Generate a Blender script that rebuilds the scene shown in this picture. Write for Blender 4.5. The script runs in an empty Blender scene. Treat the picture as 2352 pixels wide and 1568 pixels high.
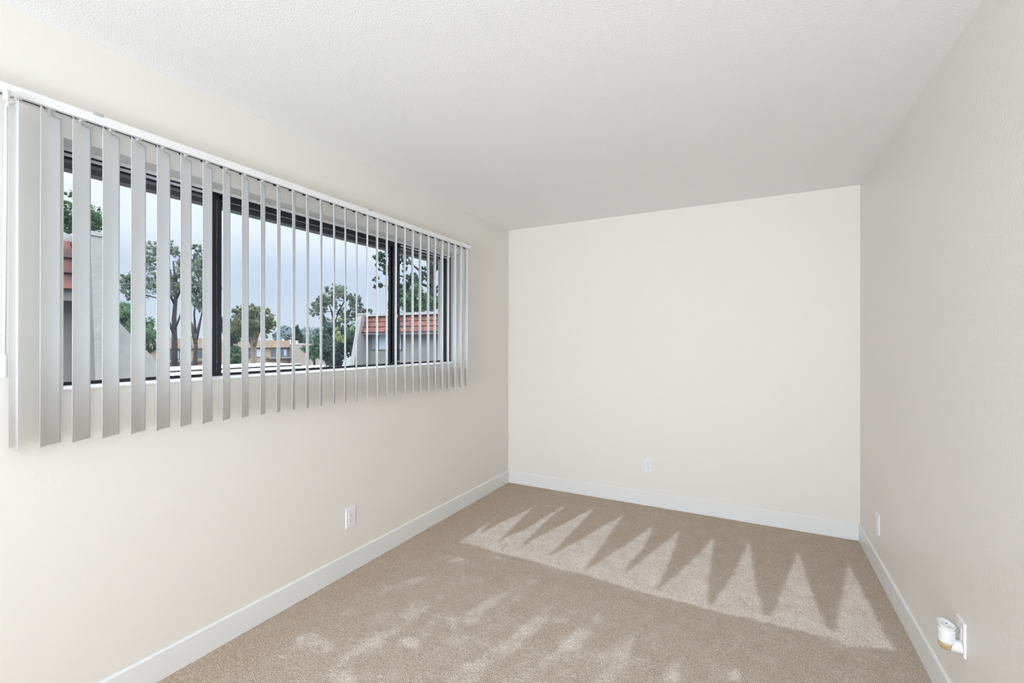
import bpy, bmesh, math, random
import numpy as np
from mathutils import Vector, Matrix

sc = bpy.context.scene
C = sc.collection
random.seed(7)
RNG = np.random.default_rng(11)

# ------------------------------------------------------------------ camera
F_PX, YAW, PITCH, ROLL, EYE = 1043.81, 0.49129, 0.00109, 0.00109, 1.3593
fwd = Vector((-math.sin(YAW) * math.cos(PITCH), math.cos(YAW) * math.cos(PITCH), math.sin(PITCH)))
rt0 = Vector((math.cos(YAW), math.sin(YAW), 0))
up0 = rt0.cross(fwd)
rt = rt0 * math.cos(ROLL) + up0 * math.sin(ROLL)
up = -rt0 * math.sin(ROLL) + up0 * math.cos(ROLL)
cam_d = bpy.data.cameras.new('camera')
cam_d.sensor_width = 36
cam_d.lens = F_PX * 36 / 2352
cam_d.clip_start = 0.02
cam_d.clip_end = 2000
cam = bpy.data.objects.new('camera', cam_d)
C.objects.link(cam)
m = Matrix((rt, up, -fwd)).transposed().to_4x4()
m.translation = Vector((0, 0, EYE))
cam.matrix_world = m
sc.camera = cam
sc.view_settings.view_transform = 'Standard'
sc.view_settings.look = 'None'
sc.view_settings.gamma = 1
sc.view_settings.exposure = -0.02
sc.view_settings.use_curve_mapping = False
sc.cycles.use_denoising = True
sc.cycles.max_bounces = 14
sc.cycles.diffuse_bounces = 8
sc.cycles.transparent_max_bounces = 24
sc.cycles.sample_clamp_indirect = 6


def ray(px, py):
    return rt * ((px - 1176) / F_PX) - up * ((py - 784) / F_PX) + fwd


def at(px, py, D):
    """point seen at photo pixel (px, py), D metres deep"""
    return ray(px, py) * D + Vector((0, 0, EYE))


# ------------------------------------------------------------------ materials
def srgb(c):
    return tuple(((v / 255) / 12.92 if v / 255 <= 0.04045 else ((v / 255 + 0.055) / 1.055) ** 2.4) for v in c) + (1,)


def mat(name, col, rough=0.6, bump=None, var=None, spec=0.5, metal=0.0):
    """col: linear rgb; bump (scale, distance, strength); var (scale, amount)"""
    m = bpy.data.materials.new(name)
    m.use_nodes = True
    nt = m.node_tree
    b = nt.nodes['Principled BSDF']
    b.inputs['Base Color'].default_value = (*col[:3], 1)
    b.inputs['Roughness'].default_value = rough
    b.inputs['Metallic'].default_value = metal
    b.inputs['Specular IOR Level'].default_value = spec
    tc = nt.nodes.new('ShaderNodeTexCoord')
    if var:
        n = nt.nodes.new('ShaderNodeTexNoise')
        n.inputs['Scale'].default_value = var[0]
        n.inputs['Detail'].default_value = 5
        nt.links.new(tc.outputs['Object'], n.inputs['Vector'])
        r = nt.nodes.new('ShaderNodeMapRange')
        r.inputs['From Min'].default_value = 0.3
        r.inputs['From Max'].default_value = 0.7
        r.inputs['To Min'].default_value = 1 - var[1]
        r.inputs['To Max'].default_value = 1 + var[1]
        nt.links.new(n.outputs['Fac'], r.inputs['Value'])
        mx = nt.nodes.new('ShaderNodeMix')
        mx.data_type = 'RGBA'
        mx.blend_type = 'MULTIPLY'
        mx.inputs['Factor'].default_value = 1
        mx.inputs['A'].default_value = (*col[:3], 1)
        nt.links.new(r.outputs['Result'], mx.inputs['B'])
        nt.links.new(mx.outputs['Result'], b.inputs['Base Color'])
    if bump:
        n = nt.nodes.new('ShaderNodeTexNoise')
        n.inputs['Scale'].default_value = bump[0]
        n.inputs['Detail'].default_value = 3
        nt.links.new(tc.outputs['Object'], n.inputs['Vector'])
        bp = nt.nodes.new('ShaderNodeBump')
        bp.inputs['Distance'].default_value = bump[1]
        bp.inputs['Strength'].default_value = bump[2]
        nt.links.new(n.outputs['Fac'], bp.inputs['Height'])
        nt.links.new(bp.outputs['Normal'], b.inputs['Normal'])
    return m


M = {}
WALLC = (0.768, 0.742, 0.699)
M['wall'] = mat('cream_wall_paint', WALLC, 0.55, bump=(75, 0.004, 0.10), spec=0.3)
M['wall_r'] = mat('orange_peel_wall_paint', WALLC, 0.42, bump=(95, 0.005, 0.3), spec=0.45)
M['ceiling'] = mat('sprayed_ceiling_paint', (0.86, 0.866, 0.866), 0.8, bump=(150, 0.004, 0.45), spec=0.2)
M['trim'] = mat('white_trim_paint', (0.77, 0.775, 0.775), 0.35, spec=0.5, var=(3, 0.01))
M['sill'] = mat('white_sill_paint', (0.86, 0.86, 0.85), 0.4, var=(4, 0.02))
M['lip'] = mat('dull_metal_bracket', (0.45, 0.45, 0.43), 0.5, var=(40, 0.1))
M['rail'] = mat('white_enamel_aluminium', (0.80, 0.80, 0.80), 0.35, var=(5, 0.01))
M['rail_in'] = mat('rail_channel_inside', (0.30, 0.30, 0.27), 0.6, var=(30, 0.1))
M['black'] = mat('black_carrier_plastic', (0.012, 0.012, 0.012), 0.5, var=(40, 0.1))
M['clip'] = mat('clear_white_plastic', (0.78, 0.78, 0.77), 0.35, var=(30, 0.03))
M['frame'] = mat('dark_bronze_aluminium', (0.013, 0.013, 0.016), 0.32, var=(12, 0.35), spec=0.5)
M['frame_l'] = mat('bronze_edge_highlight', (0.10, 0.105, 0.11), 0.4, var=(50, 0.5))  # pale strips that paint the highlight lines on the stiles
M['strip'] = mat('grey_white_weatherstrip', (0.62, 0.64, 0.70), 0.6, var=(25, 0.15))
M['brass'] = mat('brassy_latch_metal', (0.60, 0.52, 0.34), 0.35, var=(60, 0.2), metal=0.7)
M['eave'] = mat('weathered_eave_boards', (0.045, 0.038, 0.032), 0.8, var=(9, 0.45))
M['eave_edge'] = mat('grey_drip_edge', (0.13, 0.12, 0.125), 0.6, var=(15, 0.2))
M['plate'] = mat('white_cover_plate', (0.80, 0.80, 0.81), 0.3, var=(20, 0.01))
M['slot'] = mat('dark_outlet_slot', (0.14, 0.14, 0.14), 0.6, var=(20, 0.1))
M['stucco'] = mat('grey_cream_stucco', (0.20, 0.195, 0.186), 0.85, bump=(9, 0.02, 0.6), var=(2.2, 0.07))
M['stucco_w'] = mat('pale_stucco_wing', (0.26, 0.252, 0.24), 0.85, bump=(9, 0.02, 0.5), var=(2.2, 0.06))
M['fascia'] = mat('grey_fascia_paint', (0.17, 0.166, 0.166), 0.6, var=(3, 0.06))
M['cap'] = mat('pale_parapet_cap', (0.31, 0.31, 0.31), 0.6, var=(3, 0.05))
M['white_roof'] = mat('white_coated_roofing', (0.50, 0.52, 0.55), 0.6, var=(1.3, 0.07))
M['tan'] = mat('tan_stucco', (0.31, 0.225, 0.165), 0.85, var=(0.5, 0.07))
M['tan_l'] = mat('pinkish_grey_stucco', (0.28, 0.235, 0.212), 0.85, var=(0.5, 0.05))
M['glass_dark'] = mat('dark_window_glass', (0.09, 0.11, 0.15), 0.1, var=(2, 0.2))
M['glass_blue'] = mat('window_with_pale_blind', (0.36, 0.40, 0.47), 0.3, var=(1.5, 0.06))
M['asphalt'] = mat('asphalt_lot', (0.10, 0.10, 0.10), 0.9, var=(0.8, 0.2))
M['bark_d'] = mat('dark_bark', (0.035, 0.030, 0.032), 0.9, var=(3, 0.35))
M['bark_l'] = mat('pale_peeling_bark', (0.24, 0.18, 0.145), 0.9, var=(2, 0.35))


def tile_mat():
    m = mat('red_clay_tiles', (0.42, 0.085, 0.055), 0.75)
    nt = m.node_tree
    b = nt.nodes['Principled BSDF']
    tc = nt.nodes.new('ShaderNodeTexCoord')
    n = nt.nodes.new('ShaderNodeTexNoise')
    n.inputs['Scale'].default_value = 2.6
    n.inputs['Detail'].default_value = 3
    nt.links.new(tc.outputs['Object'], n.inputs['Vector'])
    r = nt.nodes.new('ShaderNodeValToRGB')
    e = r.color_ramp.elements
    e[0].position, e[0].color = 0.36, (0.060, 0.026, 0.025, 1)
    e[1].position, e[1].color = 0.62, (0.19, 0.056, 0.040, 1)
    x = r.color_ramp.elements.new(0.5)
    x.color = (0.135, 0.040, 0.032, 1)
    nt.links.new(n.outputs['Fac'], r.inputs['Fac'])
    nt.links.new(r.outputs['Color'], b.inputs['Base Color'])
    return m


M['tile'] = tile_mat()


def leaf_mat(name, c1, c2):
    m = bpy.data.materials.new(name)
    m.use_nodes = True
    nt = m.node_tree
    nt.nodes.clear()
    out = nt.nodes.new('ShaderNodeOutputMaterial')
    mixs = nt.nodes.new('ShaderNodeMixShader')
    d = nt.nodes.new('ShaderNodeBsdfDiffuse')
    t = nt.nodes.new('ShaderNodeBsdfTranslucent')
    tc = nt.nodes.new('ShaderNodeTexCoord')
    n = nt.nodes.new('ShaderNodeTexNoise')
    n.inputs['Scale'].default_value = 1.1
    n.inputs['Detail'].default_value = 6
    n.inputs['Roughness'].default_value = 0.75
    r = nt.nodes.new('ShaderNodeValToRGB')
    r.color_ramp.elements[0].position = 0.36
    r.color_ramp.elements[0].color = (*c1, 1)
    r.color_ramp.elements[1].position = 0.66
    r.color_ramp.elements[1].color = (*c2, 1)
    nt.links.new(tc.outputs['Object'], n.inputs['Vector'])
    nt.links.new(n.outputs['Fac'], r.inputs['Fac'])
    nt.links.new(r.outputs['Color'], d.inputs['Color'])
    nt.links.new(r.outputs['Color'], t.inputs['Color'])
    mixs.inputs[0].default_value = 0.35
    nt.links.new(d.outputs[0], mixs.inputs[1])
    nt.links.new(t.outputs[0], mixs.inputs[2])
    nt.links.new(mixs.outputs[0], out.inputs['Surface'])
    return m


M['leaf_grey'] = leaf_mat('grey_green_leaves', (0.06, 0.085, 0.07), (0.3, 0.345, 0.28))  # grey green leaves, with some distance haze mixed into the colour
M['leaf_green'] = leaf_mat('fresh_green_leaves', (0.035, 0.08, 0.045), (0.15, 0.24, 0.14))
M['leaf_dark'] = leaf_mat('dark_blue_green_leaves', (0.022, 0.045, 0.042), (0.12, 0.17, 0.14))
M['leaf_olive'] = leaf_mat('olive_brown_leaves', (0.09, 0.1, 0.06), (0.28, 0.3, 0.21))
M['leaf_yellow'] = leaf_mat('yellow_tinged_leaves', (0.13, 0.18, 0.08), (0.42, 0.44, 0.22))
M['leaf_haze'] = leaf_mat('haze_tinted_leaves', (0.15, 0.20, 0.21), (0.25, 0.31, 0.33))  # far trees: bluish distance haze is painted into the leaf colour


def glass_mat():
    m = bpy.data.materials.new('window_glass')
    m.use_nodes = True
    nt = m.node_tree
    nt.nodes.clear()
    out = nt.nodes.new('ShaderNodeOutputMaterial')
    mixs = nt.nodes.new('ShaderNodeMixShader')
    tr = nt.nodes.new('ShaderNodeBsdfTransparent')
    tr.inputs['Color'].default_value = (0.93, 0.955, 0.96, 1)
    gl = nt.nodes.new('ShaderNodeBsdfGlossy')
    gl.inputs['Roughness'].default_value = 0.02
    lw = nt.nodes.new('ShaderNodeLayerWeight')
    lw.inputs['Blend'].default_value = 0.5
    pw = nt.nodes.new('ShaderNodeMath')
    pw.operation = 'POWER'
    pw.inputs[1].default_value = 5
    ma = nt.nodes.new('ShaderNodeMath')
    ma.operation = 'MULTIPLY_ADD'
    ma.inputs[1].default_value = 0.7
    ma.inputs[2].default_value = 0.025
    nt.links.new(lw.outputs['Facing'], pw.inputs[0])
    nt.links.new(pw.outputs[0], ma.inputs[0])
    nt.links.new(ma.outputs[0], mixs.inputs[0])
    nt.links.new(tr.outputs[0], mixs.inputs[1])
    nt.links.new(gl.outputs[0], mixs.inputs[2])
    nt.links.new(mixs.outputs[0], out.inputs['Surface'])
    return m


M['glass'] = glass_mat()


def slat_mat():
    m = bpy.data.materials.new('ribbed_white_vinyl')
    m.use_nodes = True
    nt = m.node_tree
    b = nt.nodes['Principled BSDF']
    out = nt.nodes['Material Output']
    b.inputs['Base Color'].default_value = (0.93, 0.945, 0.96, 1)
    b.inputs['Roughness'].default_value = 0.5
    tc = nt.nodes.new('ShaderNodeTexCoord')
    w = nt.nodes.new('ShaderNodeTexNoise')
    w.inputs['Scale'].default_value = 12
    nt.links.new(tc.outputs['Object'], w.inputs['Vector'])
    bp = nt.nodes.new('ShaderNodeBump')
    bp.inputs['Strength'].default_value = 0.04
    nt.links.new(w.outputs['Fac'], bp.inputs['Height'])
    nt.links.new(bp.outputs[0], b.inputs['Normal'])
    t = nt.nodes.new('ShaderNodeBsdfTranslucent')
    t.inputs['Color'].default_value = (0.80, 0.81, 0.80, 1)
    mixs = nt.nodes.new('ShaderNodeMixShader')
    mixs.inputs[0].default_value = 0.28
    nt.links.new(b.outputs[0], mixs.inputs[1])
    nt.links.new(t.outputs[0], mixs.inputs[2])
    nt.links.new(mixs.outputs[0], out.inputs['Surface'])
    return m


M['slat'] = slat_mat()


def amber_mat():
    m = mat('amber_scented_oil', (0.66, 0.52, 0.26), 0.08)
    nt = m.node_tree
    b = nt.nodes['Principled BSDF']
    b.inputs['Transmission Weight'].default_value = 0.35
    b.inputs['IOR'].default_value = 1.4
    b.inputs['Coat Weight'].default_value = 0.5
    return m


M['amber'] = amber_mat()


def carpet_mat():
    m = bpy.data.materials.new('tan_frieze_carpet')
    m.use_nodes = True
    nt = m.node_tree
    L = nt.links.new
    b = nt.nodes['Principled BSDF']
    b.inputs['Roughness'].default_value = 0.95
    b.inputs['Specular IOR Level'].default_value = 0.1
    b.inputs['Sheen Weight'].default_value = 0.15
    tc = nt.nodes.new('ShaderNodeTexCoord')
    at_ = nt.nodes.new('ShaderNodeAttribute')
    at_.attribute_name = 'pile'
    # blotchy wear, large and small
    n1 = nt.nodes.new('ShaderNodeTexNoise')
    n1.inputs['Scale'].default_value = 9
    n1.inputs['Detail'].default_value = 6
    n1.inputs['Roughness'].default_value = 0.65
    L(tc.outputs['Object'], n1.inputs['Vector'])
    mr = nt.nodes.new('ShaderNodeMapRange')
    mr.inputs['From Min'].default_value = 0.3
    mr.inputs['From Max'].default_value = 0.7
    mr.inputs['To Min'].default_value = -0.20
    mr.inputs['To Max'].default_value = 0.20
    L(n1.outputs['Fac'], mr.inputs['Value'])
    ad = nt.nodes.new('ShaderNodeMath')
    ad.operation = 'ADD'
    L(at_.outputs['Fac'], ad.inputs[0])
    L(mr.outputs['Result'], ad.inputs[1])
    ramp = nt.nodes.new('ShaderNodeValToRGB')
    e = ramp.color_ramp.elements
    e[0].position, e[0].color = 0.0, (0.555, 0.432, 0.328, 1)
    e[1].position, e[1].color = 1.0, (0.93, 0.84, 0.765, 1)
    x = e.new(0.42)
    x.color = (0.615, 0.510, 0.420, 1)
    L(ad.outputs[0], ramp.inputs['Fac'])
    # tufts
    v = nt.nodes.new('ShaderNodeTexVoronoi')
    v.inputs['Scale'].default_value = 190
    v.inputs['Randomness'].default_value = 1
    n2 = nt.nodes.new('ShaderNodeTexNoise')
    n2.inputs['Scale'].default_value = 250
    n2.inputs['Detail'].default_value = 4
    n2.inputs['Distortion'].default_value = 1.2
    L(tc.outputs['Object'], v.inputs['Vector'])
    L(tc.outputs['Object'], n2.inputs['Vector'])
    m2 = nt.nodes.new('ShaderNodeMapRange')
    m2.inputs['From Min'].default_value = 0.33
    m2.inputs['From Max'].default_value = 0.63
    m2.inputs['To Min'].default_value = 0.46
    m2.inputs['To Max'].default_value = 1.36
    L(n2.outputs['Fac'], m2.inputs['Value'])
    mx = nt.nodes.new('ShaderNodeMix')
    mx.data_type = 'RGBA'
    mx.blend_type = 'MULTIPLY'
    mx.inputs['Factor'].default_value = 1
    L(ramp.outputs['Color'], mx.inputs['A'])
    L(m2.outputs['Result'], mx.inputs['B'])
    L(mx.outputs['Result'], b.inputs['Base Color'])
    sm = nt.nodes.new('ShaderNodeMath')
    sm.operation = 'SUBTRACT'
    L(n2.outputs['Fac'], sm.inputs[0])
    L(v.outputs['Distance'], sm.inputs[1])
    bp = nt.nodes.new('ShaderNodeBump')
    bp.inputs['Distance'].default_value = 0.006
    bp.inputs['Strength'].default_value = 0.75
    L(sm.outputs[0], bp.inputs['Height'])
    L(bp.outputs['Normal'], b.inputs['Normal'])
    return m


M['carpet'] = carpet_mat()


# ------------------------------------------------------------------ mesh helpers
def tag(o, label=None, cat=None, group=None, kind=None):
    if label: o['label'] = label
    if cat: o['category'] = cat
    if group: o['group'] = group
    if kind: o['kind'] = kind
    return o


def empty(name, loc=(0, 0, 0)):
    o = bpy.data.objects.new(name, None)
    o.location = loc
    o.empty_display_size = 0.1
    C.objects.link(o)
    return o


def link_mesh(name, verts, faces, mt, parent=None, smooth=False):
    me = bpy.data.meshes.new(name)
    if parent is not None:
        pl = parent.matrix_world.translation if parent.parent else parent.location
        off = world_loc(parent)
        verts = [(v[0] - off[0], v[1] - off[1], v[2] - off[2]) for v in verts]
    me.from_pydata([tuple(v) for v in verts], [], faces)
    me.materials.append(mt)
    if smooth:
        me.polygons.foreach_set('use_smooth', [True] * len(me.polygons))
    me.update()
    o = bpy.data.objects.new(name, me)
    C.objects.link(o)
    if parent is not None:
        o.parent = parent
    return o


def world_loc(o):
    v = Vector((0, 0, 0))
    while o is not None:
        v += Vector(o.location)
        o = o.parent
    return v


class MB:
    """collects boxes, prisms, tubes and lathes in world coordinates"""
    def __init__(s):
        s.v, s.f = [], []

    def add(s, vs, fs):
        k = len(s.v)
        s.v += [tuple(p) for p in vs]
        s.f += [tuple(i + k for i in f) for f in fs]
        return s

    def box(s, x0, x1, y0, y1, z0, z1):
        x0, x1 = min(x0, x1), max(x0, x1)
        y0, y1 = min(y0, y1), max(y0, y1)
        z0, z1 = min(z0, z1), max(z0, z1)
        vs = [(x0, y0, z0), (x1, y0, z0), (x1, y1, z0), (x0, y1, z0), (x0, y0, z1), (x1, y0, z1), (x1, y1, z1), (x0, y1, z1)]
        return s.add(vs, [(0, 3, 2, 1), (4, 5, 6, 7), (0, 1, 5, 4), (1, 2, 6, 5), (2, 3, 7, 6), (3, 0, 4, 7)])

    def prism(s, pts, d):
        """closed planar polygon pts (3-D) swept along vector d"""
        n = len(pts)
        vs = [Vector(p) for p in pts] + [Vector(p) + Vector(d) for p in pts]
        fs = [tuple(range(n))[::-1], tuple(range(n, 2 * n))]
        fs += [(i, (i + 1) % n, n + (i + 1) % n, n + i) for i in range(n)]
        return s.add(vs, fs)

    def rings(s, rings, closed=True):
        k = len(rings[0])
        vs = [p for r in rings for p in r]
        fs = []
        for a in range(len(rings) - 1):
            for i in range(k):
                j = (i + 1) % k
                fs.append((a * k + i, a * k + j, (a + 1) * k + j, (a + 1) * k + i))
        if closed:
            fs.append(tuple(range(k))[::-1])
            fs.append(tuple(range((len(rings) - 1) * k, len(rings) * k)))
        return s.add(vs, fs)

    def tube(s, pts, rad, n=10):
        pts = [Vector(p) for p in pts]
        if not hasattr(rad, '__len__'):
            rad = [rad] * len(pts)
        rings = []
        ref = Vector((0.13, 0.31, 0.94)).normalized()
        for i, p in enumerate(pts):
            t = (pts[min(i + 1, len(pts) - 1)] - pts[max(i - 1, 0)]).normalized()
            a = t.cross(ref)
            if a.length < 0.1:
                a = t.cross(Vector((1, 0, 0)))
            a.normalize()
            b = t.cross(a)
            rings.append([p + (a * math.cos(2 * math.pi * q / n) + b * math.sin(2 * math.pi * q / n)) * rad[i] for q in range(n)])
        return s.rings(rings)

    def build(s, name, mt, parent=None, smooth=False, bevel=0.0, seg=2):
        o = link_mesh(name, s.v, s.f, mt, parent, smooth)
        if bevel:
            md = o.modifiers.new('bevel', 'BEVEL')
            md.width = bevel
            md.segments = seg
            md.limit_method = 'ANGLE'
        return o


def fix_normals(o):
    bm = bmesh.new()
    bm.from_mesh(o.data)
    bmesh.ops.recalc_face_normals(bm, faces=bm.faces)
    bm.to_mesh(o.data)
    bm.free()
    return o


# ------------------------------------------------------------------ the room
XL, XR, YB, YR, H = -2.1128, 0.6352, 3.8750, -5.60, 2.44
WO = -2.34            # outer face of the window wall
WY0, WY1, WZ0, WZ1 = 0.655, 3.060, 1.195, 2.066


def structure(o, label):
    o['kind'] = 'structure'
    o['label'] = label
    return o


wl = MB()
wl.box(WO, XL, YR - .15, WY0, -0.1, H + .1)
wl.box(WO, XL, WY1, YB + .15, -0.1, H + .1)
wl.box(WO, XL, WY0, WY1, -0.1, WZ0)
wl.box(WO, XL, WY0, WY1, WZ1, H + .1)
w = wl.build('wall_left', M['wall'])
bm = bmesh.new(); bm.from_mesh(w.data)
bmesh.ops.remove_doubles(bm, verts=bm.verts, dist=1e-5); bm.to_mesh(w.data); bm.free()
structure(w, 'cream painted wall with the wide window and its blind')
structure(MB().box(XL, XR, YB, YB + .15, -0.1, H + .1).build('wall_back', M['wall']), 'plain cream far wall with one outlet')
structure(MB().box(XR, XR + .15, YR - .15, YB + .15, -0.1, H + .1).build('wall_right', M['wall_r']), 'cream right wall with orange peel texture')
structure(MB().box(XL, XR, YR - .15, YR, -0.1, H + .1).build('wall_rear', M['wall']), 'cream wall behind the viewpoint')
structure(MB().box(XL, XR, YR, YB, H, H + .1).build('ceiling', M['ceiling']), 'white sprayed texture ceiling')
# brushed marks in the carpet, floor coordinates in metres
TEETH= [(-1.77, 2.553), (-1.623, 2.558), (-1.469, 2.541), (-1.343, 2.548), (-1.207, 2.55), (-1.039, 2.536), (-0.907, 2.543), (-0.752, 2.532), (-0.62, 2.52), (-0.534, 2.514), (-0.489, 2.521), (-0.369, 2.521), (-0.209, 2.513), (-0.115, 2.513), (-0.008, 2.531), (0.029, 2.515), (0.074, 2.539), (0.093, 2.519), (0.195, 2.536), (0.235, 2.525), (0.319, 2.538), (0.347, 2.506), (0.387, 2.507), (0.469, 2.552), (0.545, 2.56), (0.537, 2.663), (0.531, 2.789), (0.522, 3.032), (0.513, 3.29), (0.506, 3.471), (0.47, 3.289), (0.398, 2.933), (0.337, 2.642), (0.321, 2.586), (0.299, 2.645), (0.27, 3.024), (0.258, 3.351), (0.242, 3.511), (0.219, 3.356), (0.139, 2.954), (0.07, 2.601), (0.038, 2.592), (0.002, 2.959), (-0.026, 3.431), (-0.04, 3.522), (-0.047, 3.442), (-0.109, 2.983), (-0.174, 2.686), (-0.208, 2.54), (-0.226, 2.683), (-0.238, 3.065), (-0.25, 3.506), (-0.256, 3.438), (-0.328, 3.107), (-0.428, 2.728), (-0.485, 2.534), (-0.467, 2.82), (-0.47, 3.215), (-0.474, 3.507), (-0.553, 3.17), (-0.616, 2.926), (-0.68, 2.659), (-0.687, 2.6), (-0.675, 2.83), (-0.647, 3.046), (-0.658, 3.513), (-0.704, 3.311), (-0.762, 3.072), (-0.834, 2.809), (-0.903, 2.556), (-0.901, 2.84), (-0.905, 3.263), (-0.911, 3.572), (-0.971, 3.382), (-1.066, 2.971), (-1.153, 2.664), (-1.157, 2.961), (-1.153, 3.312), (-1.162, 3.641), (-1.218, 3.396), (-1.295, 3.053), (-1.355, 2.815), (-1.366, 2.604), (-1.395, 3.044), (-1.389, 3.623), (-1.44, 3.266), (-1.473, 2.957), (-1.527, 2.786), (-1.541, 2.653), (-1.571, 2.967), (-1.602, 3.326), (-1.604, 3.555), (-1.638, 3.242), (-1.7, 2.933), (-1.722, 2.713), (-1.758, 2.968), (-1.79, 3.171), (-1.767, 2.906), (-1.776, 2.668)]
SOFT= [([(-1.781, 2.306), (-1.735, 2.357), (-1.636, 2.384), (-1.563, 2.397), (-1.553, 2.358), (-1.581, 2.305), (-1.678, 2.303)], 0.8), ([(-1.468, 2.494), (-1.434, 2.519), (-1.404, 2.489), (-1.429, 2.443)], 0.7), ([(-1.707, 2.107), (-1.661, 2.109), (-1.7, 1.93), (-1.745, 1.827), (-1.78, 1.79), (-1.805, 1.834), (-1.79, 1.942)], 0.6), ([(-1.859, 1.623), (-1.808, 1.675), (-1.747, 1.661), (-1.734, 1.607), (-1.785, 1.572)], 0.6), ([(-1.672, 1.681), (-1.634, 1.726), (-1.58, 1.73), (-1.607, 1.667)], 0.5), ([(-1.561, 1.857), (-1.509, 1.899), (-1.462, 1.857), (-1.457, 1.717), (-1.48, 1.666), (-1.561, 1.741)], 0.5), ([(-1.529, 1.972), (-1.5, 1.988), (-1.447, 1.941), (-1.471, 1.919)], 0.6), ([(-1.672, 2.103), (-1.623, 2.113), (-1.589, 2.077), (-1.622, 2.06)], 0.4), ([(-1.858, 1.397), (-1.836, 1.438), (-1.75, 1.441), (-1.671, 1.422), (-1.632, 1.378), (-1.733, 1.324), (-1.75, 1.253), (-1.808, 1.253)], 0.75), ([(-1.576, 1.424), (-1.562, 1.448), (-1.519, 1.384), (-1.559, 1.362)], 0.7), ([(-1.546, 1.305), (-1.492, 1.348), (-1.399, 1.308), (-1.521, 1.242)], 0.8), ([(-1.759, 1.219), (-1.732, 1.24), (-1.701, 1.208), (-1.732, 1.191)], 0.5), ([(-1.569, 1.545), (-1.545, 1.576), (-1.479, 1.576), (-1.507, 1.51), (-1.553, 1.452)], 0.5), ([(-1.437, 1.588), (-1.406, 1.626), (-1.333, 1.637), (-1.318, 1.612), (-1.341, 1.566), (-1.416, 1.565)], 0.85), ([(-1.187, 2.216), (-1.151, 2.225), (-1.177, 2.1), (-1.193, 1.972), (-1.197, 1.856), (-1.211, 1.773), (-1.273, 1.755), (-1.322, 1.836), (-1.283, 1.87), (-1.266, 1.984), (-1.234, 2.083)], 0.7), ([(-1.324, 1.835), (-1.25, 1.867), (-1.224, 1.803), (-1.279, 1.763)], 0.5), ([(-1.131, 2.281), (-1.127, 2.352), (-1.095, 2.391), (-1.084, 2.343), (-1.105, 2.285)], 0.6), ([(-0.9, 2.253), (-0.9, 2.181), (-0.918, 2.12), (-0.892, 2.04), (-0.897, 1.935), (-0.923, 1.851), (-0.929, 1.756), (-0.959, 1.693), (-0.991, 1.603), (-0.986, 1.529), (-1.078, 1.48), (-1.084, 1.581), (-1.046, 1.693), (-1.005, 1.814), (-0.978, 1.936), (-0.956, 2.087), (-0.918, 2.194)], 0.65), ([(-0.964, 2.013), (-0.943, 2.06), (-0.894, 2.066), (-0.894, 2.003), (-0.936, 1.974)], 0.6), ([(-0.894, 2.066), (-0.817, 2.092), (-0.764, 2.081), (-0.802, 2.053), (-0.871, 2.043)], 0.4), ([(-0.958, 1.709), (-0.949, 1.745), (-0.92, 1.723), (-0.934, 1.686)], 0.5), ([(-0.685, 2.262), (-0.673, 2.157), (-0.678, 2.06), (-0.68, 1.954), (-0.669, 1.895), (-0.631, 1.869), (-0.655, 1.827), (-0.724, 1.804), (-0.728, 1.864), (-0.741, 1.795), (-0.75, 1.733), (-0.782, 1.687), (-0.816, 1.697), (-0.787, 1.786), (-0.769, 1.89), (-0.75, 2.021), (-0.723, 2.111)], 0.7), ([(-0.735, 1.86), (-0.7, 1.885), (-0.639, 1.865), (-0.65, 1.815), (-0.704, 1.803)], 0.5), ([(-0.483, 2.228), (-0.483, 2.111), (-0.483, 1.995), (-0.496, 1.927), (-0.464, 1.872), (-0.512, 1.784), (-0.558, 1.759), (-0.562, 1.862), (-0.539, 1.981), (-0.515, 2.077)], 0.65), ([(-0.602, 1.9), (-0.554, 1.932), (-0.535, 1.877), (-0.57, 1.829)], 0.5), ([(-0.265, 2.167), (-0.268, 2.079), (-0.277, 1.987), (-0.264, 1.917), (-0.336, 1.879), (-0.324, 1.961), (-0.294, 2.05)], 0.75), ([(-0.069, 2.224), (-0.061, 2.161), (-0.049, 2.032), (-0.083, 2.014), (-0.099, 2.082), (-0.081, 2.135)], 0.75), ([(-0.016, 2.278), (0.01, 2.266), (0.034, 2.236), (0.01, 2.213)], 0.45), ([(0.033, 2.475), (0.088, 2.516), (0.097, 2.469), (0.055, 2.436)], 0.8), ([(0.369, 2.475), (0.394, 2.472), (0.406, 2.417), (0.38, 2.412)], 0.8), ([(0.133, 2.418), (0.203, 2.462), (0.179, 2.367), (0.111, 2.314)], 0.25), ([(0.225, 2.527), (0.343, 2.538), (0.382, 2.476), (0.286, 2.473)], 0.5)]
CREASE= [[(-1.46, 2.588), (-1.477, 2.695), (-1.441, 2.722), (-1.407, 2.681)], [(-0.433, 3.106), (-0.378, 3.087)], [(-0.092, 2.735), (-0.038, 2.653)], [(-0.038, 2.911), (-0.0, 2.958)], [(0.133, 2.925), (0.184, 2.913)], [(-0.742, 2.775), (-0.692, 2.789)]]

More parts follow.
